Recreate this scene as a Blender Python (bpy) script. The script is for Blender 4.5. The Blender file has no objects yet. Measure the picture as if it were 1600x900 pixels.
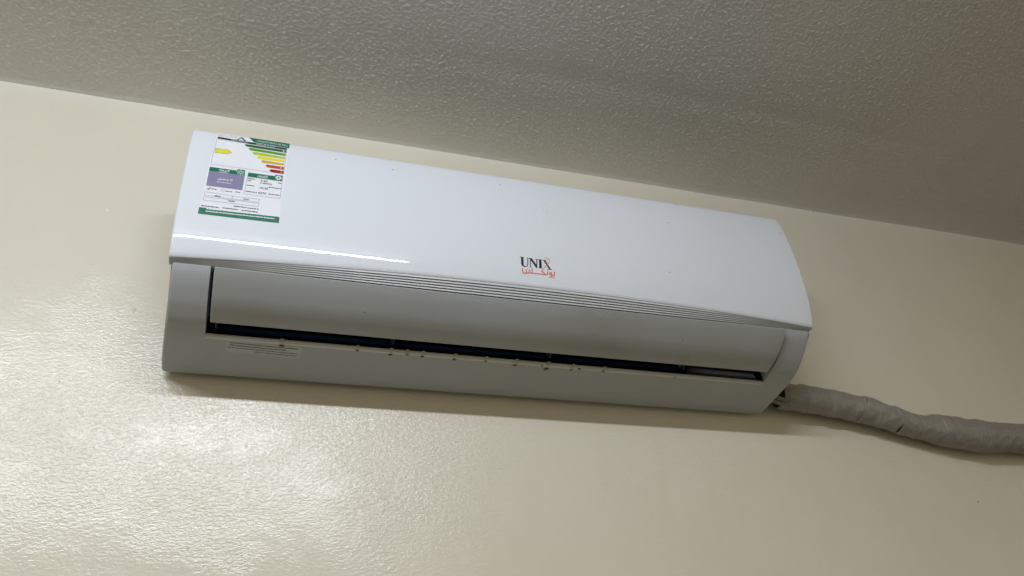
import bpy, bmesh, math, random
from mathutils import Vector, Matrix, noise
random.seed(7)
S = bpy.context.scene
COL = S.collection

# ------------------------------------------------------------------ camera, world, lamp, exposure
cam = bpy.data.objects.new('camera', bpy.data.cameras.new('camera'))
COL.objects.link(cam)
rgt = Vector((0.94983978, -0.3053617, -0.06751759)); up = Vector((-0.10748279, -0.52148808, 0.84646183)); fwd = Vector((0.29368665, 0.79674614, 0.52815125))
m = Matrix((rgt, up, -fwd)).transposed().to_4x4()
m.translation = Vector((-0.37036917, -1.13770002, -0.53430726))
cam.matrix_world = m
cam.data.sensor_width = 36; cam.data.lens = 1276.24/1600*36
cam.data.clip_start = 0.02; cam.data.clip_end = 50
S.camera = cam
W = bpy.data.worlds.new('World'); S.world = W; W.use_nodes = True
bg = W.node_tree.nodes['Background']
# light of the room around: cream walls at eye height, a darker floor below
wn = W.node_tree; tc = wn.nodes.new('ShaderNodeTexCoord'); sx = wn.nodes.new('ShaderNodeSeparateXYZ'); wn.links.new(tc.outputs['Generated'], sx.inputs[0])
mr = wn.nodes.new('ShaderNodeMapRange'); mr.interpolation_type = 'SMOOTHSTEP'; wn.links.new(sx.outputs[2], mr.inputs[0])
mr.inputs[1].default_value = -.75; mr.inputs[2].default_value = .05
wm = wn.nodes.new('ShaderNodeMix'); wm.data_type = 'RGBA'; wn.links.new(mr.outputs[0], wm.inputs[0])
wm.inputs[6].default_value = (0.04, 0.036, 0.03, 1); wm.inputs[7].default_value = (1.0, 0.88, 0.64, 1)
wn.links.new(wm.outputs[2], bg.inputs[0]); bg.inputs[1].default_value = 0.52
LAMP_STRENGTH = 133.0
LAMP_COLOR = (0.89, 0.955, 1.05, 1)
LAMP_X0, LAMP_X1, LAMP_D, LAMP_Z = -1.40, 0.03, 1.45, 0.455
S.view_settings.view_transform = 'Standard'; S.view_settings.look = 'None'
S.view_settings.exposure = 0.0; S.view_settings.gamma = 1.0
S.view_settings.use_curve_mapping = False
S.render.engine = 'CYCLES'
S.cycles.use_denoising = True
S.cycles.use_adaptive_sampling = False
S.cycles.max_bounces = 5; S.cycles.diffuse_bounces = 3; S.cycles.glossy_bounces = 3
S.cycles.caustics_reflective = False; S.cycles.sample_clamp_indirect = 4

# ------------------------------------------------------------------ helpers
def obj(name, bm, mat, parent=None, smooth=True, angle=35):
    me = bpy.data.meshes.new(name)
    bmesh.ops.recalc_face_normals(bm, faces=bm.faces[:])
    for f in bm.faces: f.smooth = smooth
    if smooth:
        for e in bm.edges:
            if len(e.link_faces) == 2 and e.calc_face_angle(0) > math.radians(angle): e.smooth = False
    bm.to_mesh(me); bm.free()
    for mm in (mat if isinstance(mat, (list, tuple)) else [mat]): me.materials.append(mm)
    o = bpy.data.objects.new(name, me); COL.objects.link(o)
    if parent: o.parent = parent
    return o
def thing(name, label, cat, loc=(0,0,0), group=None):
    o = bpy.data.objects.new(name, None); COL.objects.link(o); o.location = loc
    o['label'] = label; o['category'] = cat
    if group: o['group'] = group
    o.empty_display_size = .05
    return o
def grid(bm, rows, closed=False, mi=0):
    """rows: list of lists of coords; quads between them; closed joins each row to a ring"""
    vs = [[bm.verts.new(p) for p in r] for r in rows]
    n = len(rows[0])
    for i in range(len(rows)-1):
        for j in range(n if closed else n-1):
            k = (j+1) % n
            try: bm.faces.new((vs[i][j], vs[i][k], vs[i+1][k], vs[i+1][j])).material_index = mi
            except ValueError: pass
    return vs
def box(bm, c, s, rot=None):
    r = bmesh.ops.create_cube(bm, size=1)
    for v in r['verts']:
        p = Vector((v.co.x*s[0], v.co.y*s[1], v.co.z*s[2]))
        if rot: p = rot @ p
        v.co = p + Vector(c)
    return r['verts']
def tube(bm, pts, rad, seg=16, caps=True):
    rows = []; P = [Vector(p) for p in pts]
    for i, p in enumerate(P):
        t = (P[min(i+1, len(P)-1)] - P[max(i-1, 0)]).normalized()
        a = t.cross(Vector((0,0,1))); a = a.normalized() if a.length > 1e-4 else Vector((1,0,0)); b = t.cross(a)
        r = rad[i] if isinstance(rad, (list, tuple)) else rad
        rows.append([p + (a*math.cos(k*math.tau/seg) + b*math.sin(k*math.tau/seg))*r for k in range(seg)])
    vs = grid(bm, rows, closed=True)
    if caps: bm.faces.new(vs[0]); bm.faces.new(vs[-1])
def interp(x, xs, ys):
    if x <= xs[0]: return ys[0]
    for i in range(len(xs)-1):
        if x <= xs[i+1]: return ys[i] + (ys[i+1]-ys[i])*(x-xs[i])/(xs[i+1]-xs[i])
    return ys[-1]
def catmull(P, n):
    """resample a 2-D polyline into a smooth one, n pieces per span"""
    out = []
    for i in range(len(P)-1):
        p0 = P[max(i-1,0)]; p1 = P[i]; p2 = P[i+1]; p3 = P[min(i+2,len(P)-1)]
        for k in range(n):
            t = k/n
            out.append(tuple(.5*((2*b)+(-a+c)*t+(2*a-5*b+4*c-d)*t*t+(-a+3*b-3*c+d)*t**3) for a,b,c,d in zip(p0,p1,p2,p3)))
    out.append(P[-1]); return out
def smooth01(t): t = max(0, min(1, t)); return t*t*(3-2*t)

# ------------------------------------------------------------------ materials
def mat(name, color, rough=.5, spec=.5, coat=0, coat_rough=.1):
    m = bpy.data.materials.new(name); m.use_nodes = True
    b = m.node_tree.nodes['Principled BSDF']
    b.inputs['Base Color'].default_value = (*color, 1); b.inputs['Roughness'].default_value = rough
    b.inputs['Specular IOR Level'].default_value = spec
    b.inputs['Coat Weight'].default_value = coat; b.inputs['Coat Roughness'].default_value = coat_rough
    return m
class N:
    """small node-building helper"""
    def __init__(s, m): s.t = m.node_tree; s.b = s.t.nodes['Principled BSDF']; s.co = s.t.nodes.new('ShaderNodeTexCoord').outputs['Object']
    def link(s, a, b): s.t.links.new(a, b)
    def setv(s, inp, v):
        if hasattr(v, 'node'): s.link(v, inp)
        else: inp.default_value = v
    def math(s, op, a, b=0.0, c=0.0, clamp=False):
        n = s.t.nodes.new('ShaderNodeMath'); n.operation = op; n.use_clamp = clamp
        s.setv(n.inputs[0], a); s.setv(n.inputs[1], b); s.setv(n.inputs[2], c); return n.outputs[0]
    def scaled(s, v):
        n = s.t.nodes.new('ShaderNodeMapping'); s.link(s.co, n.inputs[0]); n.inputs['Scale'].default_value = v; return n.outputs[0]
    def noise(s, scale, detail=3, rough=.5, vec=None, dist=0):
        n = s.t.nodes.new('ShaderNodeTexNoise'); s.link(vec or s.co, n.inputs['Vector'])
        n.inputs['Scale'].default_value = scale; n.inputs['Detail'].default_value = detail
        n.inputs['Roughness'].default_value = rough; n.inputs['Distortion'].default_value = dist; return n.outputs['Fac']
    def voro(s, scale, vec=None, rnd=1.0):
        n = s.t.nodes.new('ShaderNodeTexVoronoi'); s.link(vec or s.co, n.inputs['Vector']); n.inputs['Scale'].default_value = scale
        n.inputs['Randomness'].default_value = rnd; return n
    def ramp(s, v, a, b, lo=0.0, hi=1.0):
        n = s.t.nodes.new('ShaderNodeMapRange'); n.interpolation_type = 'SMOOTHSTEP'
        s.link(v, n.inputs[0]); n.inputs[1].default_value = a; n.inputs[2].default_value = b
        n.inputs[3].default_value = lo; n.inputs[4].default_value = hi; return n.outputs[0]
    def mix(s, f, a, b):
        n = s.t.nodes.new('ShaderNodeMix'); n.data_type = 'RGBA'
        s.setv(n.inputs[0], f)
        for i, v in ((6, a), (7, b)):
            if hasattr(v, 'node'): s.link(v, n.inputs[i])
            else: n.inputs[i].default_value = (*v, 1)
        return n.outputs[2]
    def sep(s):
        n = s.t.nodes.new('ShaderNodeSeparateXYZ'); s.link(s.co, n.inputs[0]); return n.outputs
    def bump(s, h, strength=1, dist=.001, normal=None):
        n = s.t.nodes.new('ShaderNodeBump'); s.link(h, n.inputs['Height']); n.inputs['Strength'].default_value = strength
        n.inputs['Distance'].default_value = dist
        if normal: s.link(normal, n.inputs['Normal'])
        return n.outputs[0]
    def specks(s, scale, size, dens, seed_scale=1.0):
        """sparse dots: 1 inside a dot"""
        v = s.voro(scale)
        d = s.math('LESS_THAN', v.outputs['Distance'], size)
        c = s.t.nodes.new('ShaderNodeSeparateColor'); s.link(v.outputs['Color'], c.inputs[0])
        return s.math('MULTIPLY', d, s.math('LESS_THAN', c.outputs[0], dens))
    def spot(s, p, r, soft=1.0):
        """0..1 round patch about a point (object space)"""
        n = s.t.nodes.new('ShaderNodeVectorMath'); n.operation = 'DISTANCE'; s.link(s.co, n.inputs[0]); n.inputs[1].default_value = p
        return s.ramp(n.outputs['Value'], r, r*(1-soft))

def plaster(name, color, scale, amp, patch_lo, rough, stretch=(1,1,1), spec=.5, bias=False):
    m = mat(name, color, rough, spec); n = N(m); v = n.scaled(stretch)
    a = n.noise(scale, 2, .55, vec=v, dist=.35)                       # roller stipple
    b = n.noise(scale*2.3, 1, .5, vec=v)
    big = n.noise(4.5, 3, .6, vec=n.scaled((1,1,1.8)))                # worked over more in some places
    if bias: big = n.math('ADD', big, n.math('ADD', n.ramp(n.sep()[2], .08, -.04, -.12, .12), n.ramp(n.sep()[2], -.12, -.22, 0, -.14)))
    patch = n.ramp(big, .30, .72, patch_lo, 1.0)
    h = n.math('MULTIPLY', n.math('ADD', a, n.math('MULTIPLY', b, .35)), patch)
    nrm = n.bump(n.noise(8, 2, .5), 1, .0012)
    nrm = n.bump(h, 1, amp, nrm)
    nrm = n.bump(n.ramp(n.voro(9).outputs['Distance'], .045, .0), .9, .0016, nrm)   # grit in the paint
    n.link(nrm, n.b.inputs['Normal'])
    tone = n.noise(3.2, 4, .6)
    c = n.mix(tone, tuple(x*.93 for x in color), tuple(min(1, x*1.06) for x in color))
    return m, n, c, a
M = {}
wc = (.745, .70, .575)
M['wall'], n, c, a = plaster('wall_paint', wc, 230, .0011, .16, .22, (.6, 1, 1.15), .72, True)
z = n.sep()[2]
band = n.math('MULTIPLY', n.ramp(n.math('ADD', z, n.math('MULTIPLY', n.noise(20, 3), .02)), .490, .512), .30)
c = n.mix(band, c, (.76, .74, .68))
dots = n.specks(26, .05, .05)
c = n.mix(n.math('MULTIPLY', dots, .7), c, (.22, .19, .14))
streak = n.ramp(n.noise(9, 4, .6, vec=n.scaled((2.2, 1, .22))), .52, .85)  # faint runs below the outlet
c = n.mix(n.math('MULTIPLY', streak, .07), c, (.48, .38, .24))
n.link(c, n.b.inputs['Base Color'])
n.link(n.ramp(n.noise(4, 3), .1, .9, .17, .27), n.b.inputs['Roughness'])
cc = (.76, .74, .705)
M['ceiling'], n, c, a = plaster('ceiling_paint', cc, 330, .0008, .5, .30)
n.link(c, n.b.inputs['Base Color'])

def plastic(name, color, rough, coat=0, dirt=.0, speck=.0, coat_rough=.06):
    m = mat(name, color, rough, .5, coat, coat_rough); n = N(m)
    t = n.ramp(n.noise(5, 5, .65), .15, .95)
    c = n.mix(n.math('MULTIPLY', t, dirt), color, (color[0]*.78, color[1]*.74, color[2]*.62))
    if speck:
        d = n.specks(95, .13, speck)
        c = n.mix(n.math('MULTIPLY', d, .75), c, (.13, .12, .10))
    nrm = n.bump(n.noise(9, 2, .4), .35, .0012)
    nrm = n.bump(n.noise(900, 2, .5), .12, .0002, nrm)
    n.link(nrm, n.b.inputs['Normal'])
    n.link(n.ramp(n.noise(16, 4, .6), .1, .9, rough*.85, rough*1.25), n.b.inputs['Roughness'])
    n.link(c, n.b.inputs['Base Color'])
    return m, n, c
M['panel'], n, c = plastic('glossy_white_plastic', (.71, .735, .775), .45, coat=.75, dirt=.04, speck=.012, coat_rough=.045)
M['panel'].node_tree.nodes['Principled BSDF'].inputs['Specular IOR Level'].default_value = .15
c = n.mix(n.math('MULTIPLY', n.math('MULTIPLY', n.spot((.035, -.209, .228), .05), n.specks(300, .2, .25)), .75), c, (.25, .24, .22))
n.link(c, n.b.inputs['Base Color'])
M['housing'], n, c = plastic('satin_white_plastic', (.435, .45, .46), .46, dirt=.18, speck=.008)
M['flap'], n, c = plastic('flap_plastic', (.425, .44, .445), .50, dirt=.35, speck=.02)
for p, r, k in (((.10, -.19, .045), .07, .5), ((.125, -.195, .05), .03, .9), ((-.17, -.19, .045), .06, .35), ((-.05, -.17, .035), .05, .3)):
    c = n.mix(n.math('MULTIPLY', n.math('MULTIPLY', n.spot(p, r), n.specks(380, .25, .22)), k), c, (.10, .09, .07))
c = n.mix(n.math('MULTIPLY', n.spot((.27, -.145, .025), .016), .40), c, (.36, .30, .16))
c = n.mix(n.math('MULTIPLY', n.math('MULTIPLY', n.spot((.12, -.18, .04), .11), n.noise(30, 4, .7)), .75), c, (.30, .29, .25))
n.link(c, n.b.inputs['Base Color'])
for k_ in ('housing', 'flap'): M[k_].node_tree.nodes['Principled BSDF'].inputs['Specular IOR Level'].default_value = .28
M['lip'], n, c = plastic('yellowed_plastic', (.63, .625, .57), .34, dirt=.3)
c = n.mix(n.ramp(n.noise(28, 3, .6, vec=n.scaled((1, .2, .2))), .5, .8), c, (.60, .55, .38))
n.link(c, n.b.inputs['Base Color'])
M['louver'] = plastic('louver_plastic', (.58, .59, .59), .4, dirt=.1)[0]
M['dark'] = mat('duct_dark', (.0018, .0028, .007), .8, .05)
M['vane'] = mat('vane_grey', (.05, .052, .055), .5)
M['liner'] = plastic('duct_grey_plastic', (.045, .044, .040), .7, dirt=.3)[0]
M['drop'], n, c = plastic('dirty_water_bead', (.045, .035, .015), .08, coat=1)
M['rust'] = mat('yellow_stain', (.50, .44, .27), .4)
def ink(name, c, r=.35): 
    m = mat(name, c, r, .4); nn = N(m)
    nn.link(nn.bump(nn.noise(40, 2), .2, .0005), nn.b.inputs['Normal']); return m
INK = {k: ink('ink_'+k, v) for k, v in dict(black=(.015,.016,.018), white=(.80,.81,.84), green=(.008,.15,.085), purple=(.225,.215,.335), darkgreen=(.01,.12,.035),
    midgreen=(.10,.27,.03), lime=(.42,.52,.03), yellow=(.72,.66,.02), ochre=(.62,.38,.03), brick=(.45,.08,.02), red=(.36,.01,.02), blue=(.02,.07,.30), orange=(.72,.13,.025), grey=(.30,.30,.33), paper=(.76,.77,.80)).items()}
M['tape'] = mat('grey_wrap_tape', (.235, .225, .20), .36); n = N(M['tape'])
r1 = n.noise(60, 4, .6, vec=n.scaled((2.2, .6, .5)), dist=1.0)
nrm = n.bump(r1, .8, .0035); nrm = n.bump(n.noise(220, 3, .5, vec=n.scaled((1.5, .5, .5))), .6, .0008, nrm)
n.link(nrm, n.b.inputs['Normal'])
n.link(n.mix(n.noise(25, 4, .6), (.25, .235, .20), (.33, .315, .28)), n.b.inputs['Base Color'])
M['cable'] = mat('pale_grey_hose', (.24, .235, .215), .45)
M['foam'] = mat('black_foam', (.010, .010, .010), .8)
M['metal'] = mat('lamp_batten_paint', (.75, .75, .73), .4)
M['glow'] = bpy.data.materials.new('tube_glow'); M['glow'].use_nodes = True
b = M['glow'].node_tree.nodes['Principled BSDF']; b.inputs['Base Color'].default_value = (.8,.8,.8,1)
b.inputs['Emission Color'].default_value = LAMP_COLOR; b.inputs['Emission Strength'].default_value = 2.0

# ------------------------------------------------------------------ the setting: wall and ceiling meet at z = CEIL
CEIL = .5114
STIPPLE = .0017
bm = bmesh.new()
xs = [-2.2 + i*.02 for i in range(231)]
def wave(x): return .0011*noise.noise(Vector((x*9, 3.1, 0))) + .0018*noise.noise(Vector((x*2.3, 8, 0)))
def wall_off(x, z): return .0012*noise.noise(Vector((x*3, z*3, 5)))
zs = [-1.6 + i*.05 for i in range(44)]
rows = [[(x, -abs(0) + wall_off(x, z), z) for x in xs] for z in zs]
rows.append([(x, .10, zs[-1]) for x in xs]); rows.append([(x, .10, -1.6) for x in xs])
grid(bm, rows)
wall = obj('wall', bm, M['wall']); wall['kind'] = 'structure'
# the ceiling's roller stipple is real relief, because the lamp grazes it
import numpy as np
def vnoise(x, y, seed):
    """smooth 2-D gradient noise on arrays, about -.7..7"""
    xi = np.floor(x).astype(np.int64); yi = np.floor(y).astype(np.int64); fx = x-xi; fy = y-yi
    def g(ix, iy):
        h = (ix*374761393 + iy*668265263 + seed*1442695041) & 0xffffffff
        h = ((h ^ (h >> 13))*1274126177) & 0xffffffff; h = (h ^ (h >> 16)) & 0xffff
        a = h/65536*math.tau; return np.cos(a), np.sin(a)
    u = fx*fx*fx*(fx*(fx*6-15)+10); v = fy*fy*fy*(fy*(fy*6-15)+10); r = []
    for dy in (0, 1):
        for dx in (0, 1):
            gx, gy = g(xi+dx, yi+dy); r.append(gx*(fx-dx) + gy*(fy-dy))
    return (r[0]*(1-u)+r[1]*u)*(1-v) + (r[2]*(1-u)+r[3]*u)*v
def axis(a, b, step, lo, hi, grow=1.06):
    L = list(np.arange(a, b, step)); s_ = step; x = L[-1]
    while x < hi: s_ *= grow; x += s_; L.append(x)
    s_ = step; x = L[0]; P = []
    while x > lo: s_ *= grow; x -= s_; P.append(x)
    return np.array(P[::-1] + L)
ax = axis(-.90, 1.45, .0014, -2.2, 2.4); ay = axis(-.003, .64, .00125, -.05, 2.3)
X, Y = np.meshgrid(ax, ay)            # Y is the distance from the wall
wx = X + .004*vnoise(X*60, Y*60, 5); wy = Y + .004*vnoise(X*60, Y*60, 6)
st = vnoise(wx*175, wy*245, 1) + .5*vnoise(wx*290, wy*340, 2)
st = np.maximum(st, -.12)                       # raised dabs on a flatter ground
worn = .55 + .45*np.clip(vnoise(X*3.2, Y*5, 3)*1.6+.55, 0, 1)
edge = np.clip(Y/.05, .5, 1)
relief = STIPPLE*st*worn*edge
swell = .0010*vnoise(X*2.3, Y*2.3, 9)*np.clip(Y/.1, 0, 1) + .0010*vnoise(X*9, Y*0+3.1, 10) + .0015*vnoise(X*2.3, Y*0+8, 11)
joint = .0009*np.exp(-((Y-.215-.03*np.sin(X*2+.5))/.022)**2)*np.clip((X+.3)/.4, 0, 1)*np.clip((1.3-X)/.5, 0, 1)
Z = CEIL + swell + joint - relief - .0012*np.exp(-(Y/.006)**2)
pts = np.stack([X, -Y, Z], -1).reshape(-1, 3)
ny, nx = X.shape; idx = np.arange(nx*ny).reshape(ny, nx)
q = np.stack([idx[:-1,:-1], idx[:-1,1:], idx[1:,1:], idx[1:,:-1]], -1).reshape(-1, 4)
me = bpy.data.meshes.new('ceiling'); me.vertices.add(len(pts)); me.vertices.foreach_set('co', pts.ravel())
me.loops.add(q.size); me.loops.foreach_set('vertex_index', q.ravel().astype(np.int32))
me.polygons.add(len(q)); me.polygons.foreach_set('loop_start', np.arange(0, q.size, 4, dtype=np.int32))
me.update(calc_edges=True); me.polygons.foreach_set('use_smooth', np.ones(len(q), bool)); me.materials.append(M['ceiling'])
ceil = bpy.data.objects.new('ceiling', me); COL.objects.link(ceil)
ceil['kind'] = 'structure'

# ------------------------------------------------------------------ tube lamp that lights the room (on the ceiling behind the camera)
lamp = thing('tube_lamp', 'lit white ceiling tube lamp behind the viewer facing the wall unit', 'lamp', ((LAMP_X0+LAMP_X1)/2, -LAMP_D, CEIL))
hl = (LAMP_X1-LAMP_X0)/2; dz = LAMP_Z-CEIL
bm = bmesh.new(); tube(bm, [(-hl, 0, dz), (hl, 0, dz)], .013, 24); obj('tube', bm, M['glow'], lamp)
la = bpy.data.lights.new('tube_light', 'AREA'); la.shape = 'RECTANGLE'; la.size = hl*2; la.size_y = .026; la.energy = LAMP_STRENGTH*math.pi*hl*2*.026; la.color = LAMP_COLOR[:3]
lo = bpy.data.objects.new('tube_light', la); COL.objects.link(lo); lo.location = ((LAMP_X0+LAMP_X1)/2, -LAMP_D+.016, LAMP_Z-.003); lo.rotation_euler = (math.radians(90-9), 0, 0)
bm = bmesh.new(); box(bm, (0, -.01, -.016), (hl*2+.04, .05, .026)); obj('batten', bm, M['metal'], lamp, smooth=False)
for sx in (-1, 1):
    bm = bmesh.new(); box(bm, (sx*(hl+.008), 0, dz/2-.008), (.014, .03, abs(dz)+.016)); obj('lamp_holder', bm, M['metal'], lamp, smooth=False)

# ------------------------------------------------------------------ air conditioner
AC = thing('air_conditioner', 'white split wall air conditioner with green energy label and half open flap', 'air conditioner', (0, 0, 0))
PC = (-35.45928726096615, 2.500892724646245, -0.6956589826411647, -0.05574620114087454, 0.21432115628669854)
def pdepth(z):
    t = z-.18; v = 0
    for k in PC: v = v*t + k
    if z > .2981: v -= (z-.2981)*1.1 + ((z-.2981)**2)*30
    return v
PH = .4845
def arc_z(x): return .0738 + .0140*max(0, 1-(abs(x)/PH)**2.0)
def offset2(P, d):
    """move a closed ring of 2-D points inwards by d"""
    n = len(P); area = sum(P[i][0]*P[(i+1)%n][1]-P[(i+1)%n][0]*P[i][1] for i in range(n)); s = 1 if area > 0 else -1
    out = []
    for i in range(n):
        a = Vector(P[i-1]); b = Vector(P[i]); c = Vector(P[(i+1) % n])
        e1 = (b-a); e2 = (c-b)
        if e1.length < 1e-7: e1 = e2
        if e2.length < 1e-7: e2 = e1
        n1 = Vector((-e1.y, e1.x)).normalized(); n2 = Vector((-e2.y, e2.x)).normalized()
        nn = (n1+n2); nn = nn.normalized() if nn.length > 1e-5 else n1
        k = 1/max(.5, nn.dot(n1))
        out.append((b.x + s*nn.x*d*k, b.y + s*nn.y*d*k))
    return out
def stations(h, r, k, n):
    """x, inward offset pairs: rounded ends, n even spans between"""
    L = [(-h + r - r*math.cos(a), r*(1-math.sin(a))) for a in [math.pi/2*i/k for i in range(k)]]
    mid = [(-h+r + (2*h-2*r)*i/n, 0) for i in range(n+1)]
    R = [(-x, d) for x, d in reversed(L)]
    return L + mid + R

# front panel: closed ring of (depth, z)
def panel_ring(x):
    za = arc_z(x); P = []
    nz = 44
    # rounded bottom front edge
    P += [(pdepth(za)-.0022, za-.0004), (pdepth(za)-.0010, za), (pdepth(za+.0008)-.0002, za+.0008)]
    for i in range(1, nz+1): z = za+.0008 + (.2985-za-.0008)*i/nz; P.append((pdepth(z), z))
    P += [(pdepth(.2985)-.0024, .3003), (.188, .3025), (.178, .3050), (.170, .3055), (.165, .300), (.180, .290), (.196, .24), (.201, .18), (.201, .14), (.198, .10), (.1955, za+.004)]
    return P
bm = bmesh.new(); rows = []
for x, d in stations(PH, .0035, 5, 60):
    rows.append([(x, -a, b) for a, b in offset2(panel_ring(x), d)])
vs = grid(bm, rows, closed=True); bm.faces.new(vs[0]); bm.faces.new(vs[-1])
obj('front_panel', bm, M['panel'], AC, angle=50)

# ribbed air strip under the curved lower edge of the panel
bm = bmesh.new(); rows = []
for i in range(161):
    x = -PH+.0012 + (2*PH-.0024)*i/160; za = arc_z(x); row = []
    a = Vector((pdepth(za)-.0018, za-.0002)); b = Vector((.1945, .0722)); st_ = (b-a)/5
    env = smooth01((.41-abs(x))/.20)
    prof = ((0, 0, 0), (.02, 0, .10), (.28, 0, .52), (.55, .06, .96), (.60, .16, 1.04), (.66, .45, .98), (.72, 1.15, .72), (.78, 1.72, .50), (.84, 1.75, .55), (.90, 1.45, .75), (.97, 1.02, .99))
    for k in range(5):
        for t_, fd, fz in prof:
            base = a + st_*(k+t_); s_ = Vector((a.x + st_.x*(k+fd), a.y + st_.y*(k+fz)))
            p = base.lerp(s_, env); row.append((x, -p.x, p.y))
    row.append((x, -b.x, b.y))
    row += [(x, -.188, .0722), (x, -.188, .082), ]
    rows.append(row)
grid(bm, rows); obj('louver_strip', bm, M['louver'], AC, angle=40)

# housing
lower = [(.0142, .0052), (.0165, .0044), (.040, .0073), (.0635, .0102), (.0672, .01055), (.090, .0124), (.107, .0141)]
front = [(.1151, .0152), (.1298, .0188), (.1405, .0222), (.1513, .0273), (.1620, .0333), (.1716, .0404), (.1805, .0475), (.1885, .0549), (.1945, .0620), (.1985, .0685)]
ring = [(.004, .0170), (.0130, .0165)] + lower + [(.112, .01475)] + catmull(front, 4)
i_front0 = len([(.004, .0170), (.0130, .0165)] + lower) + 1
i_front1 = len(ring)-1
ring += [(.1972, .0702), (.1930, .0704), (.184, .0708), (.186, .09), (.180, .20), (.168, .285), (.160, .297), (.150, .300), (.010, .300), (.003, .297)]
def hw(d): return .4798 + .0095*smooth01((.20-d)/.20)
RX = .4325
bm = bmesh.new(); rows = []; xs_l = []
RO = .0050
for side in (-1, 1):
    rows = []
    for k in range(7):
        a = math.pi/2*k/6; dlt = RO*(1-math.sin(a)); dx = RO*(1-math.cos(a))
        pr = offset2(ring, dlt)
        row = []
        for (pd, pz), (rd, rz) in zip(pr, ring):
            back = .011*max(0, 1-(rd-.004)/.016)**2 if rd < .02 and rz < .1 else 0     # rounded rear corner
            row.append((side*(hw(rd)-dx-back), -pd, pz))
        rows.append(row)
    rows.append([(side*RX, -d, z) for d, z in ring])
    vs = grid(bm, rows, closed=True); bm.faces.new(vs[0])
# middle: underside behind the outlet, and the front between outlet and panel
n = 24
under = ring[:i_front0+1]; top = ring[i_front1+3:] + [ring[0]]
for seg in (under, top):
    grid(bm, [[(-RX + 2*RX*i/n, -d, z) for d, z in seg] for i in range(n+1)])
# recess: step inwards all round the outlet
fr = ring[i_front0:i_front1+3]
for side in (-1, 1):
    inner = [(d-.018 if d > .15 else d-.018*(d-.11)/.04, z+.03) for d, z in fr]
    grid(bm, [[(side*RX, -d, z) for d, z in fr], [(side*(RX-.0006), -d, z) for d, z in inner], [(side*(RX-.001), -(d-.03), z+.02) for d, z in inner]])
bmesh.ops.remove_doubles(bm, verts=bm.verts[:], dist=.00004)
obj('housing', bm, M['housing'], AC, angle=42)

# chamfered lower lip of the outlet
bm = bmesh.new(); rows = []
for i in range(101):
    x = -RX+.0005 + (2*RX-.001)*i/100
    rows.append([(x, -.1068, .01375), (x, -.1080, .0138), (x, -.1140, .0159), (x, -.1148, .0166), (x, -.1143, .0174), (x, -.108, .0186), (x, -.1068, .0170)])
vs = grid(bm, rows, closed=True); bm.faces.new(vs[0]); bm.faces.new(vs[-1])
obj('outlet_lip', bm, M['lip'], AC, angle=45)

# duct behind the flap: dark for most of its width, grey block at the right end
def duct(x0, x1, name, mt):
    bm = bmesh.new()
    sec = [(.1072, .0186), (.088, .050), (.080, .110), (.110, .140), (.150, .120), (.183, .082), (.186, .0760)]
    vs = grid(bm, [[(x0, -d, z) for d, z in sec], [(x1, -d, z) for d, z in sec]])
    bm.faces.new([v for v in vs[0]]); bm.faces.new([v for v in vs[1]])
    return obj(name, bm, mt, AC, smooth=False)
duct(-RX, .292, 'air_duct', M['dark'])
bm = bmesh.new()
sec = [(.1060, .0190), (.094, .045), (.098, .075), (.12, .095), (.150, .085), (.150, .060)]
grid(bm, [[(.292, -d, z) for d, z in sec], [(.33, -d, z-.003) for d, z in sec], [(RX-.001, -d, z-.004) for d, z in sec]])
obj('duct_end_block', bm, M['liner'], AC, smooth=False)
for x in (-.42, -.181, .058, .285):
    bm = bmesh.new(); P = [(.117, .024), (.108, .030), (.098, .055), (.118, .075), (.150, .060), (.140, .040)]
    for sgn in (0, 1): pass
    a = [bm.verts.new((x-.0013, -d, z)) for d, z in P]; b_ = [bm.verts.new((x+.0013, -d, z)) for d, z in P]
    bm.faces.new(a); bm.faces.new(b_)
    for i in range(len(P)): j = (i+1) % len(P); bm.faces.new((a[i], a[j], b_[j], b_[i]))
    obj('guide_vane', bm, M['vane'], AC, smooth=False)

# air flap: a curved plate with its own thickness
fl = [(.2074, .0612), (.2015, .0553), (.1938, .0488), (.1850, .0422), (.1755, .0358), (.1655, .0308), (.1553, .0270), (.1455, .0242), (.1360, .0224)]
out = catmull(fl, 4)
ringf = [(.2050, .0643), (.2060, .0646), (.2083, .0622)] + out + [(.1350, .0232), (.1358, .0250)]
inn = [(d-.0016, z+.0030) for d, z in reversed(out)]
ringf += inn[1:-1]
bm = bmesh.new(); rows = []
for x, d in stations(.4275, .0012, 4, 48):
    xx = x
    sag = .0006*math.cos(x/.43*math.pi/2)
    rows.append([(xx, -a, b-sag) for a, b in offset2(ringf, d)])
vs = grid(bm, rows, closed=True); bm.faces.new(vs[0]); bm.faces.new(vs[-1])
for sx in (-1, 1):      # end plates added behind the flap to block light and darken its end gaps
    P = [(d-.001, z+.0015) for d, z in out[2:-2]]; Q = [(d-.012, z+.014) for d, z in reversed(out[2:-2])]
    A_ = [bm.verts.new((sx*.4262, -d, z)) for d, z in P+Q]; B_ = [bm.verts.new((sx*.4245, -d, z)) for d, z in P+Q]
    bm.faces.new(A_); bm.faces.new(B_)
    for i in range(len(A_)): j = (i+1) % len(A_); bm.faces.new((A_[i], A_[j], B_[j], B_[i]))
obj('air_flap', bm, M['flap'], AC, angle=24)

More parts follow.
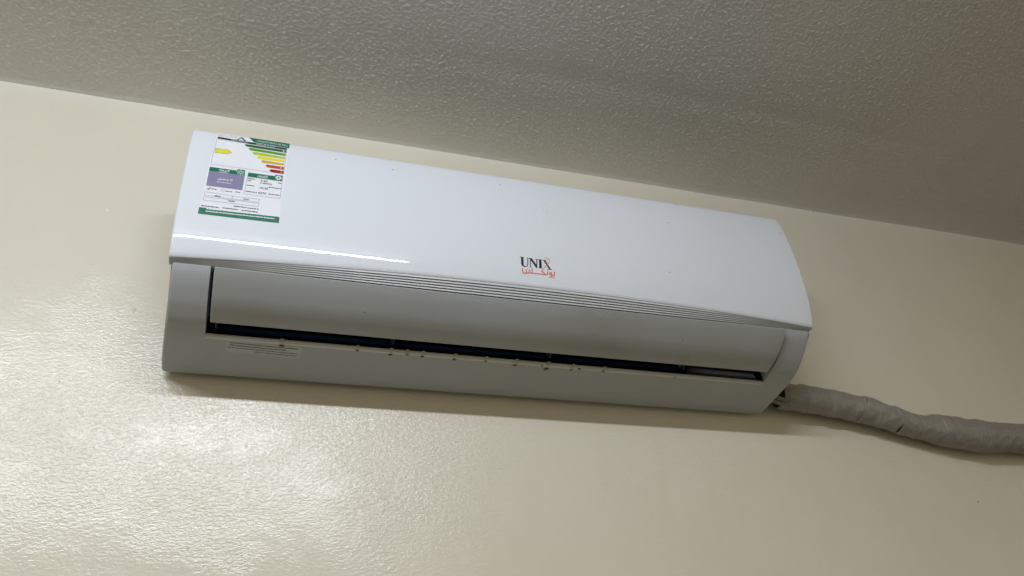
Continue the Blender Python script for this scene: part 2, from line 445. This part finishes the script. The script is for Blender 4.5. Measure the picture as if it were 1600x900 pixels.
# outlines of the printed marks (panel x/z in metres; label fractions)
UNIX = [[[-0.01418, 0.13365], [-0.00767, 0.13327], [-0.00772, 0.13249], [-0.00873, 0.13235], [-0.00903, 0.12071], [-0.00813, 0.11877], [-0.00623, 0.11844], [-0.00425, 0.11969], [-0.00336, 0.12187], [-0.00263, 0.13251], [-0.00402, 0.13258], [-0.00396, 0.13336], [0.0005, 0.13321], [0.00045, 0.13243], [-0.00118, 0.13237], [-0.0021, 0.12121], [-0.00354, 0.11855], [-0.0063, 0.11696], [-0.00935, 0.11722], [-0.01196, 0.11868], [-0.01281, 0.12145], [-0.01256, 0.13242], [-0.01423, 0.13278]], [[-0.00035, 0.13317], [0.0043, 0.13322], [0.01059, 0.12331], [0.01117, 0.13186], [0.0094, 0.13204], [0.00946, 0.13282], [0.01435, 0.13272], [0.0143, 0.13203], [0.01249, 0.13178], [0.01187, 0.11743], [0.01002, 0.11744], [0.00264, 0.1294], [0.00197, 0.1182], [0.00334, 0.11805], [0.00331, 0.11739], [-0.00069, 0.11736], [-0.00065, 0.11802], [0.00081, 0.11813], [0.00131, 0.13152], [-0.0004, 0.13248]], [[0.01397, 0.13293], [0.02083, 0.13293], [0.02077, 0.13215], [0.01919, 0.13193], [0.01899, 0.11877], [0.02037, 0.11854], [0.02033, 0.11779], [0.01336, 0.11787], [0.01341, 0.11862], [0.0148, 0.11872], [0.01523, 0.13199], [0.01392, 0.13215]], [[0.02098, 0.13278], [0.02683, 0.13273], [0.02678, 0.13203], [0.02558, 0.1317], [0.03284, 0.11875], [0.03492, 0.11835], [0.03487, 0.11752], [0.02885, 0.11741], [0.0289, 0.11815], [0.02969, 0.11834], [0.02232, 0.13193], [0.02091, 0.132]]]
AR = [[[0.02476, 0.13608], [0.02599, 0.13677], [0.02797, 0.13696], [0.03022, 0.13579], [0.03147, 0.1338], [0.03149, 0.13122], [0.03002, 0.12845], [0.02744, 0.12539], [0.02357, 0.12003], [0.01959, 0.11442]], [[-0.01116, 0.1143], [-0.0116, 0.11103], [-0.01125, 0.10789], [-0.00939, 0.10654], [-0.0071, 0.10674], [-0.00568, 0.10819], [-0.00526, 0.11304]], [[-0.00568, 0.10819], [-0.00441, 0.10739], [-0.0021, 0.10784], [-0.00113, 0.10915], [-0.00079, 0.11361]], [[-0.00114, 0.10891], [0.0002, 0.10796], [0.00213, 0.1082], [0.00309, 0.10928], [0.00361, 0.11563]], [[0.00252, 0.10841], [0.0102, 0.10857], [0.01791, 0.10856], [0.02486, 0.10831], [0.02659, 0.10884], [0.02735, 0.11151], [0.02766, 0.11439]], [[0.01959, 0.11442], [0.01814, 0.11334], [0.02075, 0.11149], [0.02298, 0.10951], [0.02347, 0.10829]], [[0.03208, 0.11275], [0.03361, 0.11229], [0.03399, 0.11056], [0.03267, 0.10927], [0.03072, 0.10919], [0.0301, 0.11072], [0.03089, 0.11227], [0.03208, 0.11275]], [[0.03399, 0.11056], [0.03385, 0.10789], [0.0325, 0.10574], [0.03052, 0.10471]], [[0.03386, 0.10813], [0.03649, 0.10782], [0.0378, 0.10894], [0.03859, 0.11455]], [[0.02702, 0.11659], [0.02747, 0.11649]], [[0.0352, 0.10512], [0.03566, 0.10509]], [[0.03745, 0.10507], [0.03792, 0.10505]]]
LB = {"header": [[0.4282, -0.0099], [1.0, -0.0], [0.9999, 0.0792], [0.5092, 0.0683]], "black": [[0.019, 0.0665], [0.9742, 0.0843], [0.9706, 0.1098], [0.0251, 0.0924]], "arrow": [[0.0279, 0.2349], [0.1935, 0.2334], [0.2474, 0.2632], [0.1977, 0.2908], [0.038, 0.2914]], "b1": [[0.3886, 0.1266], [0.4173, 0.1143], [0.9666, 0.1186], [0.968, 0.1547], [0.4292, 0.1491]], "b2": [[0.4495, 0.1742], [0.4826, 0.1582], [0.9629, 0.1686], [0.9623, 0.2013], [0.4895, 0.1949]], "b3": [[0.5122, 0.2244], [0.538, 0.2063], [0.9591, 0.2164], [0.96, 0.247], [0.5449, 0.2442]], "b4": [[0.5807, 0.2716], [0.6032, 0.2541], [0.96, 0.2598], [0.9608, 0.2902], [0.6099, 0.2917]], "b5": [[0.647, 0.3187], [0.6695, 0.3014], [0.9613, 0.3061], [0.96, 0.3332], [0.6756, 0.3371]], "b6": [[0.7151, 0.3698], [0.7358, 0.3514], [0.9643, 0.3516], [0.9662, 0.3891], [0.7417, 0.3867]], "b7": [[0.7777, 0.4211], [0.7985, 0.4028], [0.9682, 0.4029], [0.9698, 0.4384], [0.8043, 0.4394]], "heat": [[0.0163, 0.4775], [0.3633, 0.4788], [0.3677, 0.4598], [0.4691, 0.4591], [0.4754, 0.5256], [0.0172, 0.5277]], "purple": [[0.0175, 0.5292], [0.4757, 0.5271], [0.4768, 0.6982], [0.0218, 0.6969]], "cool": [[0.5136, 0.4826], [0.8597, 0.4816], [0.8671, 0.4638], [0.9666, 0.4635], [0.9665, 0.5337], [0.5117, 0.5331]], "foot": [[-0.0023, 0.9316], [0.9952, 0.9346], [0.9969, 1.0003], [-0.0, 1.0]], "emblem_pts": [[0.3225, 0.0473], [0.3658, 0.0023], [0.4332, 0.0436], [0.3643, 0.0212], [0.3522, 0.0482], [0.4097, 0.0486]], "sun": [[0.4196, 0.4946]], "snow": [[0.9126, 0.4979]], "circle": [[0.2392, 0.7271]], "check": [[0.0485, 0.7271], [0.0637, 0.7368], [0.0818, 0.7129]], "qr": [[0.7417, 0.7706], [0.9629, 0.7703], [0.9661, 0.9115], [0.7421, 0.9121]], "frame1": [[0.0179, 0.0984], [0.9691, 0.1117], [0.9735, 0.441], [0.0195, 0.4432]], "frame2": [[0.5117, 0.5331], [0.9665, 0.5337], [0.9694, 0.7364], [0.5053, 0.7354]], "row1": [[0.0232, 0.7663], [0.3679, 0.7722], [0.3675, 0.808], [0.0274, 0.8016]], "row2": [[0.3794, 0.7736], [0.71, 0.7744], [0.7091, 0.806], [0.38, 0.8065]], "row3": [[0.0242, 0.8205], [0.7142, 0.8168], [0.7124, 0.8524], [0.0268, 0.8555]], "t_left1": [[0.0184, 0.0194], [0.2989, 0.0169]], "t_left2": [[0.0229, 0.0391], [0.2938, 0.0429]], "t_head": [[0.5051, 0.0268], [0.974, 0.0442]], "t_bw": [[0.2038, 0.0841], [0.4376, 0.0849]], "t_bar": [[0.5426, 0.0887], [0.8053, 0.0942]], "t_heat": [[0.1403, 0.5013], [0.2711, 0.4968]], "t_pur": [[0.1483, 0.6059], [0.3313, 0.6009]], "t_pur2": [[0.1454, 0.6419], [0.3238, 0.642]], "t_cool": [[0.6371, 0.5021], [0.7677, 0.5039]], "t_cool2": [[0.6371, 0.5204], [0.7701, 0.5188]], "v520": [[0.6899, 0.5561], [0.7775, 0.5633]], "v18": [[0.6853, 0.5868], [0.8399, 0.5901]], "v10": [[0.6918, 0.6425], [0.799, 0.6442]], "v6270": [[0.6819, 0.6981], [0.7841, 0.7033]], "m": [[0.5192, 0.5549], [0.6094, 0.5511], [0.5234, 0.5769], [0.5683, 0.5788], [0.5252, 0.6289], [0.6163, 0.634], [0.5232, 0.7027], [0.6694, 0.7011], [0.9182, 0.5579], [0.9568, 0.5591], [0.804, 0.6243], [0.9657, 0.6209], [0.8164, 0.7009], [0.9556, 0.6987], [0.1008, 0.7251], [0.1648, 0.7245], [0.2783, 0.7296], [0.3542, 0.7305], [0.3982, 0.7252], [0.4545, 0.7242], [0.1573, 0.7946], [0.2243, 0.7951], [0.5114, 0.7909], [0.5757, 0.7904], [0.3326, 0.8306], [0.4126, 0.8325], [0.0215, 0.9149], [0.2324, 0.9126], [0.279, 0.9099], [0.4719, 0.9112], [0.4116, 0.8805], [0.565, 0.8766], [0.5819, 0.8817], [0.7173, 0.88], [0.5166, 0.913], [0.7148, 0.911], [0.0706, 0.9549], [0.9213, 0.954], [0.0757, 0.9749], [0.9249, 0.9769]]}

# ------------------------------------------------------------------ flat print laid on the curved panel
def cut_and_lay(bm, off, surf, step=.006):
    """slice a flat (x, z) sheet into strips and lay it on the surface"""
    zs_ = [v.co.z for v in bm.verts]
    z = math.ceil(min(zs_)/step)*step
    while z < max(zs_):
        bmesh.ops.bisect_plane(bm, geom=bm.verts[:]+bm.edges[:]+bm.faces[:], plane_co=(0,0,z), plane_no=(0,0,1), dist=1e-7); z += step
    for v in bm.verts: v.co = surf(v.co.x, v.co.z, off)
def on_panel(x, z, off):
    s = (pdepth(z+.001)-pdepth(z-.001))/.002; n_ = Vector((0, -1, -s)).normalized()
    return Vector((x, -pdepth(z), z)) + n_*off
def poly(bm, pts, mi=0):
    from mathutils.geometry import tessellate_polygon
    vs_ = [bm.verts.new((p[0], 0, p[1])) for p in pts]
    for t in tessellate_polygon([[Vector((p[0], p[1], 0)) for p in pts]]):
        try: bm.faces.new([vs_[i] for i in t]).material_index = mi
        except ValueError: pass
def stroke(bm, pts, w, mi=0):
    P = [Vector(p) for p in pts]
    for i in range(len(P)-1):
        t = (P[i+1]-P[i]);
        if t.length < 1e-7: continue
        t.normalize(); nn = Vector((-t.y, t.x))*w/2; a = P[i]-t*w*.3; b = P[i+1]+t*w*.3
        poly(bm, [a-nn, b-nn, b+nn, a+nn], mi)
def make(name, bm, mt, off, parent, surf=on_panel):
    bmesh.ops.triangulate(bm, faces=bm.faces[:]); cut_and_lay(bm, off, surf)
    me_dir = None
    o = obj(name, bm, mt, parent, smooth=False)
    return o
bm = bmesh.new()
for g in UNIX: poly(bm, g)
o = make('lettering', bm, INK['black'], .00012, AC); o['label'] = 'black serif UNIX lettering on the front panel'
bm = bmesh.new()
for i, g in enumerate(AR): stroke(bm, g, .0010 if i == 0 else .0016)
o = make('lettering', bm, INK['orange'], .00022, AC); o['label'] = 'orange Arabic lettering below the black lettering'

TL, TR, BR, BL = (-.4512, .2984), (-.3508, .2984), (-.3547, .1384), (-.4571, .1373)
def uv(u, v):
    return ((TL[0]*(1-u)+TR[0]*u)*(1-v) + (BL[0]*(1-u)+BR[0]*u)*v, (TL[1]*(1-u)+TR[1]*u)*(1-v) + (BL[1]*(1-u)+BR[1]*u)*v)
EL = None
bm = bmesh.new(); poly(bm, [uv(0,0), uv(1,0), uv(1,1), uv(0,1)])
EL = make('energy_label', bm, INK['paper'], .00012, AC); EL['label'] = 'white and green energy rating sticker at the top left of the front panel'
def patch(name, key, ink_, off=.00024):
    bm = bmesh.new(); poly(bm, [uv(*p) for p in LB[key]]); return make(name, bm, INK[ink_], off, EL)
def clampu(p): return (min(max(p[0], .0), 1), min(max(p[1], .001), .999))
for k in LB: LB[k] = [clampu(p) for p in LB[k]]
patch('header_band', 'header', 'green'); patch('title_band', 'black', 'black', .0003)
for k, c_ in zip(('b1','b2','b3','b4','b5','b6','b7'), ('darkgreen','midgreen','lime','yellow','ochre','brick','red')): patch('rating_bar', k, c_)
patch('rating_arrow', 'arrow', 'yellow'); patch('heating_band', 'heat', 'green'); patch('heating_box', 'purple', 'purple', .00024)
patch('cooling_band', 'cool', 'green'); patch('footer_band', 'foot', 'green')
def outline(bm, key, w=.0005):
    P = [uv(*p) for p in LB[key]]; stroke(bm, P+[P[0]], w)
bm = bmesh.new()
for k in ('frame1', 'frame2', 'row1', 'row2', 'row3'): outline(bm, k)
outline(bm, 'arrow', .0006)
cx, cz = uv(*LB['circle'][0]); stroke(bm, [(cx+.0024*math.cos(a*math.tau/14), cz+.0024*math.sin(a*math.tau/14)) for a in range(15)], .0004)
make('box_lines', bm, INK['grey'], .00034, EL)
bm = bmesh.new(); stroke(bm, [uv(*p) for p in LB['check']], .0011); make('check_mark', bm, INK['black'], .0004, EL)
# emblem: a small three-sided ring in blue, green and dark
bm = bmesh.new(); ex, ez = uv(.335, .052); w_, h_ = .0062, .0078
A_, B_, C_ = (ex, ez+h_*.6), (ex+w_, ez-h_*.5), (ex-w_, ez-h_*.5)
stroke(bm, [C_, A_], .0022, 0); stroke(bm, [A_, B_], .0026, 1); stroke(bm, [B_, C_], .0018, 2)
make('emblem', bm, [INK['midgreen'], INK['blue'], INK['darkgreen']], .0003, EL)
# sun and snow icons
bm = bmesh.new(); cx, cz = uv(*LB['sun'][0])
cx -= .0005; stroke(bm, [(cx+.0021*math.cos(a*math.tau/14), cz+.0021*math.sin(a*math.tau/14)) for a in range(15)], .0009)
for k in range(8): a = k*math.tau/8; stroke(bm, [(cx+.0036*math.cos(a), cz+.0036*math.sin(a)), (cx+.0052*math.cos(a), cz+.0052*math.sin(a))], .0009)
make('sun_icon', bm, INK['white'], .0004, EL)
bm = bmesh.new(); cx, cz = uv(*LB['snow'][0])
poly(bm, [(cx+.0042*math.cos(a*math.tau/16), cz+.0042*math.sin(a*math.tau/16)) for a in range(16)]); make('snow_icon', bm, INK['white'], .0004, EL)
bm = bmesh.new()
for k in range(3): a = k*math.pi/3+.5; stroke(bm, [(cx-.0036*math.cos(a), cz-.0036*math.sin(a)), (cx+.0036*math.cos(a), cz+.0036*math.sin(a))], .0007)
make('snow_icon', bm, INK['green'], .00048, EL)
def text(bm, s, a, b, hgt, bold=0.0, mi=0):
    """set a line of text between label points a and b"""
    cu = bpy.data.curves.new('t', 'FONT'); cu.body = s; cu.size = 1; cu.offset = bold; cu.resolution_u = 2
    ob = bpy.data.objects.new('t', cu); COL.objects.link(ob)
    dg = bpy.context.evaluated_depsgraph_get(); me = bpy.data.meshes.new_from_object(ob.evaluated_get(dg))
    if len(me.vertices):
        xs_ = [v.co.x for v in me.vertices]; ys_ = [v.co.y for v in me.vertices]
        x0, x1, y0, y1 = min(xs_), max(xs_), min(ys_), max(ys_)
        A = Vector(uv(*a)); B = Vector(uv(*b)); t = (B-A); L = t.length; t.normalize(); nn = Vector((-t.y, t.x))
        vs_ = []
        for v in me.vertices:
            p = A + t*((v.co.x-x0)/(x1-x0)*L) + nn*((v.co.y-y0)/(y1-y0)*hgt - hgt/2)
            vs_.append(bm.verts.new((p.x, 0, p.y)))
        for p in me.polygons:
            try: bm.faces.new([vs_[i] for i in p.vertices]).material_index = mi
            except ValueError: pass
    bpy.data.objects.remove(ob); bpy.data.meshes.remove(me); bpy.data.curves.remove(cu)
def micro(bm, a, b, hgt, mi=0, seed=0):
    """a line of print too small to read in the photograph: word-shaped marks"""
    r = random.Random(seed); A = Vector(uv(*a)); B = Vector(uv(*b)); L = (B-A).length; t = (B-A).normalized(); nn = Vector((-t.y, t.x)); x = 0
    while x < L:
        w = min(r.uniform(.0012, .0045), L-x)
        y = 0; q = x
        while q < x+w-.0002:
            g = r.uniform(.0003, .0006); hh = hgt*r.uniform(.5, 1.0)
            stroke(bm, [A+t*q-nn*hh/2, A+t*q+nn*hh/2], .0002*r.uniform(1, 1.6), mi); q += g
        stroke(bm, [A+t*x-nn*hgt*.15, A+t*(x+w)-nn*hgt*.15], hgt*.5, mi)
        x += w + r.uniform(.0006, .0012)
T = LB
def line(name, s_, a, b, hgt, ink_, bold=0, off=.00036, parent=None, surf=on_panel, seed=None):
    """one printed line; s_ None gives print that is too small to read"""
    bm = bmesh.new()
    if s_ is None: micro(bm, a, b, hgt, seed=seed or 0)
    else: text(bm, s_, a, b, hgt, bold)
    return make(name, bm, INK[ink_], off, parent or EL, surf)
def key(k): a, b = T[k]; mid = (a[1]+b[1])/2; return (a[0], mid), (b[0], mid)
AR_ENERGY = '\ufe94\ufed7\ufe8e\ufec4\ufedf\ufe8d \ufe93\ufe80\ufe8e\ufed4\ufedb'
line('printed_line', '\ufe95\ufe8e\ufed4\ufef4\ufedc\ufee4\ufee0\ufedf \ufe94\ufed7\ufe8e\ufec4\ufedf\ufe8d \ufe93\ufe80\ufe8e\ufed4\ufedb \ufe94\ufed7\ufe8e\ufec4\ufe91', (.545, .036), (.975, .044), .0046, 'white', .015)
for s_, k, h_, b_ in (('\ufe94\ufe8c\ufed3\ufeaa\ufe98\ufedf\ufe8d', 't_heat', .0042, .02), ('\ufed6\ufe92\ufec4\ufee8\ufef3 \ufe8e\ufedf', 't_pur', .0050, .02), ('(NOT APPLICABLE)', 't_pur2', .0024, .01),
                  ('\ufeaa\ufef3\ufeae\ufe92\ufe98\ufedf\ufe8d', 't_cool', .0040, .02), ('COOLING', 't_cool2', .0018, .02), ('ENERGY EFFICIENCY', 't_bw', .0022, .01), (AR_ENERGY, 't_bar', .0030, .01)):
    line('printed_line', s_, *key(k), h_, 'white', b_)
a_, b_ = key('t_heat'); line('printed_line', 'HEATING', (a_[0], a_[1]+.026), (b_[0]-.02, a_[1]+.026), .0018, 'white', .02)
for i, ch in enumerate(('\ufe8d', '\ufe8f', '\ufe9d', '\ufea9', '\ufee9', '\ufeed', '\ufeaf')):
    bar = T['b%d' % (i+1)]; v_ = (bar[2][1]+bar[3][1])/2; u_ = bar[2][0]; line('printed_letter', ch, (u_-.05, v_), (u_-.025, v_), .0026, 'white')
line('printed_letter', '\ufea9', (.095, .262), (.118, .262), .0025, 'white')
line('printed_line', None, (.09, .938), (.94, .930), .0024, 'white', seed=3); line('printed_line', None, (.09, .964), (.94, .958), .0020, 'white', seed=4)
line('printed_line', '\ufe94\ufef3\ufea9\ufeee\ufecc\ufeb4\ufedf\ufe8d \ufe95\ufe8e\ufed4\ufebb\ufe8d\ufeee\ufee4\ufedf\ufe8d', (.02, .022), (.28, .018), .0030, 'grey'); line('printed_line', 'Saudi Standards', (.02, .044), (.27, .040), .0020, 'grey')
for s_, k, h_ in (('5.20', 'v520', .0034), ('(18000)', 'v18', .0032), ('10.25', 'v10', .0034), ('6270', 'v6270', .0034)):
    line('printed_number', s_, *key(k), h_, 'black', .02, .0003)
mk = T['m']
for i in range(0, len(mk)-4, 2):
    a_, b_ = mk[i], mk[i+1]; mid = (a_[1]+b_[1])/2; line('printed_line', None, (a_[0], mid), (b_[0], mid), .0019, 'black', off=.0003, seed=i)

# clear caution sticker on the underside, left of the outlet
def under_z(d): return interp(d, [.009, .0161, .066, .109, .1151], [.0035, .0048, .0103, .0143, .0152])
def on_under(x, y_, off):   # flat coords (x, depth)
    return Vector((x, -y_, under_z(y_) - off))
CA, CB, CC, CD = (-.4041, .1058), (-.3060, .1035), (-.3065, .0745), (-.4048, .0785)
_uv = uv
def uv(u, v):
    return ((CA[0]*(1-u)+CB[0]*u)*(1-v) + (CD[0]*(1-u)+CC[0]*u)*v, (CA[1]*(1-u)+CB[1]*u)*(1-v) + (CD[1]*(1-u)+CC[1]*u)*v)
M['clear'] = mat('clear_film', (.45, .46, .465), .3)
bm = bmesh.new(); poly(bm, [uv(0,0), uv(1,0), uv(1,1), uv(0,1)]); CL = make('caution_label', bm, M['clear'], .00015, AC, on_under)
CL['label'] = 'clear sticker with four lines of small black print under the outlet'
for i, (u0, u1, v_) in enumerate(((.04, .96, .17), (.04, .80, .38), (.02, .96, .60), (.38, .95, .80))):
    line('printed_line', None, (u0, v_), (u1, v_), .0026 if i < 2 else .0020, 'black', 0, .0003, CL, on_under, seed=20+i)

# ------------------------------------------------------------------ water beads hanging under the lip of the outlet
DR = [(-.3328, .1035, 3.0), (-.2301, .1076, 2.3), (-.1824, .1045, 2.8), (-.1590, .1082, 2.3), (-.1363, .1065, 2.7), (-.0883, .1056, 2.6), (-.0411, .1076, 2.3), (.0060, .1039, 2.6),
      (.0473, .1083, 1.5), (.0563, .1004, 3.1), (.0966, .1046, 2.2), (.1079, .1082, 2.1), (.1483, .1075, 2.3), (.2730, .1076, 1.4)]
ords = ['first', 'second', 'third', 'fourth', 'fifth', 'sixth', 'seventh', 'eighth', 'ninth', 'tenth', 'eleventh', 'twelfth', 'thirteenth', 'fourteenth']
base = None
for i, (x, d, r) in enumerate(DR):
    if base is None:
        bm = bmesh.new(); bmesh.ops.create_uvsphere(bm, u_segments=16, v_segments=10, radius=.001)
        for v in bm.verts:
            v.co.z = v.co.z*.75 if v.co.z < 0 else v.co.z*.25
        base = obj('water_drop', bm, M['drop']); o = base
    else:
        o = base.copy(); COL.objects.link(o)
    o.location = (x, -d, under_z(d)+.0001); o.scale = (r*1.25*(1+.12*math.sin(i*3)), r*1.15, r*.9); o.rotation_euler = (0, 0, i*1.3)
    size = 'large' if r > 2.7 else ('tiny' if r < 1.6 else 'small')
    extra = {0: ', beside the caution sticker', 13: ' near the outlet end'}.get(i, '')
    o['label'] = f'{size} brown water drop on the outlet lip, {ords[i]} from the left{extra}'
    o['category'] = 'water drop'; o['group'] = 'water drops under the outlet lip'
# yellow runs on the lip above the beads
for i, (x, d, r) in enumerate(DR):
    if r < 2.2: continue
    bm = bmesh.new(); w = r*.0008
    P = [(-.1062, .01365), (-.1095, .01385), (-.1124, .0142), (-.1152, .0163), (-.1158, .0182)]
    grid(bm, [[(x-w*(.7+.5*j/4), y-.0001, z-.00025) for j, (y, z) in enumerate(P)], [(x+w*(.8+.3*j/4), y-.0001, z-.00025) for j, (y, z) in enumerate(P)]])
    obj('yellow_run', bm, M['rust'], AC)

# ------------------------------------------------------------------ wrapped pipe bundle along the wall
PX = [.50,.5376,.5574,.5774,.5975,.6176,.6377,.6579,.6779,.6979,.718,.7377,.7574,.7772,.797,.8182,.8395,.8612,.8826,.9046,.927,.9494,.9722,.9965,1.0204,1.0446,1.15,1.35,1.7]
PZ = [.0368,.0352,.0344,.0334,.0324,.0306,.0288,.027,.0238,.0206,.0172,.0124,.0076,.0024,-.0026,-.0048,-.0069,-.0084,-.0113,-.0126,-.0138,-.0155,-.0164,-.0155,-.0150,-.0150,-.018,-.022,-.02]
PR = [.0226,.0233,.0238,.0243,.0249,.0246,.0242,.024,.0242,.0243,.0242,.0235,.0228,.0217,.0212,.0226,.0247,.0268,.0272,.0272,.0274,.0284,.0284,.027,.0262,.026,.026,.026,.026]
PIPE = thing('pipe_bundle', 'grey tape wrapped pipe bundle running right along the wall from the air conditioner', 'pipe', (.53, 0, .035))
def sm(x, ys):  # smoothed table lookup
    return (interp(x-.012, PX, ys) + 2*interp(x, PX, ys) + interp(x+.012, PX, ys))/4
def wrap(x0, x1, extra, ridges, slant, seed):
    bm = bmesh.new(); rows = []; seg = 72; L = x1-x0; n_ = int(L/.0014)
    for i in range(n_+1):
        s0 = x0 + L*i/n_
        row = []
        for k in range(seg):
            a = k*math.tau/seg
            # end lines run slanted round the bundle
            x = s0 + slant*math.sin(a)*(1 if i < n_ else 1)
            r = sm(x, PR) + extra
            f1 = noise.noise(Vector((x*16 + a*.5, math.sin(a)*1.2, seed + math.cos(a)*1.2)))
            f2 = noise.noise(Vector((x*55 + math.sin(a)*2.2, math.sin(a)*1.6, seed+9 + math.cos(a)*1.6)))
            fold = -abs(noise.noise(Vector((x*30 - math.sin(a)*1.3, math.sin(a)*.8, seed+4))))
            r += .0015*f1 + .0014*f2 + .0028*fold + .0006
            ph = (x + .004*math.sin(a+.6) + .0015*f1)/.0062
            env = ridges*smooth01((noise.noise(Vector((x*14, 0, seed+2)))+.35)/.5)
            r += env*.0013*(1-(ph % 1.0))
            lap = (x + .010*math.sin(a+1.0))/.047
            r += .0012*(1-(lap % 1.0))
            if i < 3: r += -.0010*(3-i)/3 if extra < 0 else .0
            y = -.031 + r*math.cos(a)*.98; y = min(y, -.0015)
            row.append((x-.53, y, sm(x, PZ)-.035 + r*math.sin(a)))
        rows.append(row)
    # thickness at the open ends
    for src, first in ((rows[0], True), (rows[-1], False)):
        c = Vector((sum(p[0] for p in src)/seg, sum(p[1] for p in src)/seg, sum(p[2] for p in src)/seg))
        ins = [tuple(Vector(p) + (c-Vector(p)).normalized()*.0022) for p in src]
        if first: rows = [ins]+rows
        else: rows = rows+[ins]
    grid(bm, rows, closed=True)
    return obj('tape_wrap', bm, M['tape'], PIPE, angle=60)
wrap(.5215, .700, -.0003, .12, .003, 1.0)
wrap(.690, .770, .0006, .35, .012, 5.0)
wrap(.760, .880, .0000, 1.0, -.005, 11.0)
wrap(.872, 1.70, .0007, 1.0, .006, 17.0)
bm = bmesh.new(); tube(bm, [(-.075, -.034, .002), (-.04, -.034, .002), (-.02, -.034, .001), (.03, -.033, -.001)], [.0135, .0135, .0130, .0130], 24); obj('foam_pipe', bm, M['foam'], PIPE)
for dz_, dy_ in ((-.0105, -.042), (-.0165, -.037)):
    bm = bmesh.new(); P = [(-.075, dy_+.004, dz_+.012), (-.05, dy_, dz_+.009), (-.028, dy_-.002, dz_+.002), (-.010, dy_-.003, dz_-.003), (.01, dy_, dz_-.004), (.04, dy_, dz_-.003)]
    tube(bm, P, .0036, 14); obj('drain_hose', bm, M['cable'], PIPE)
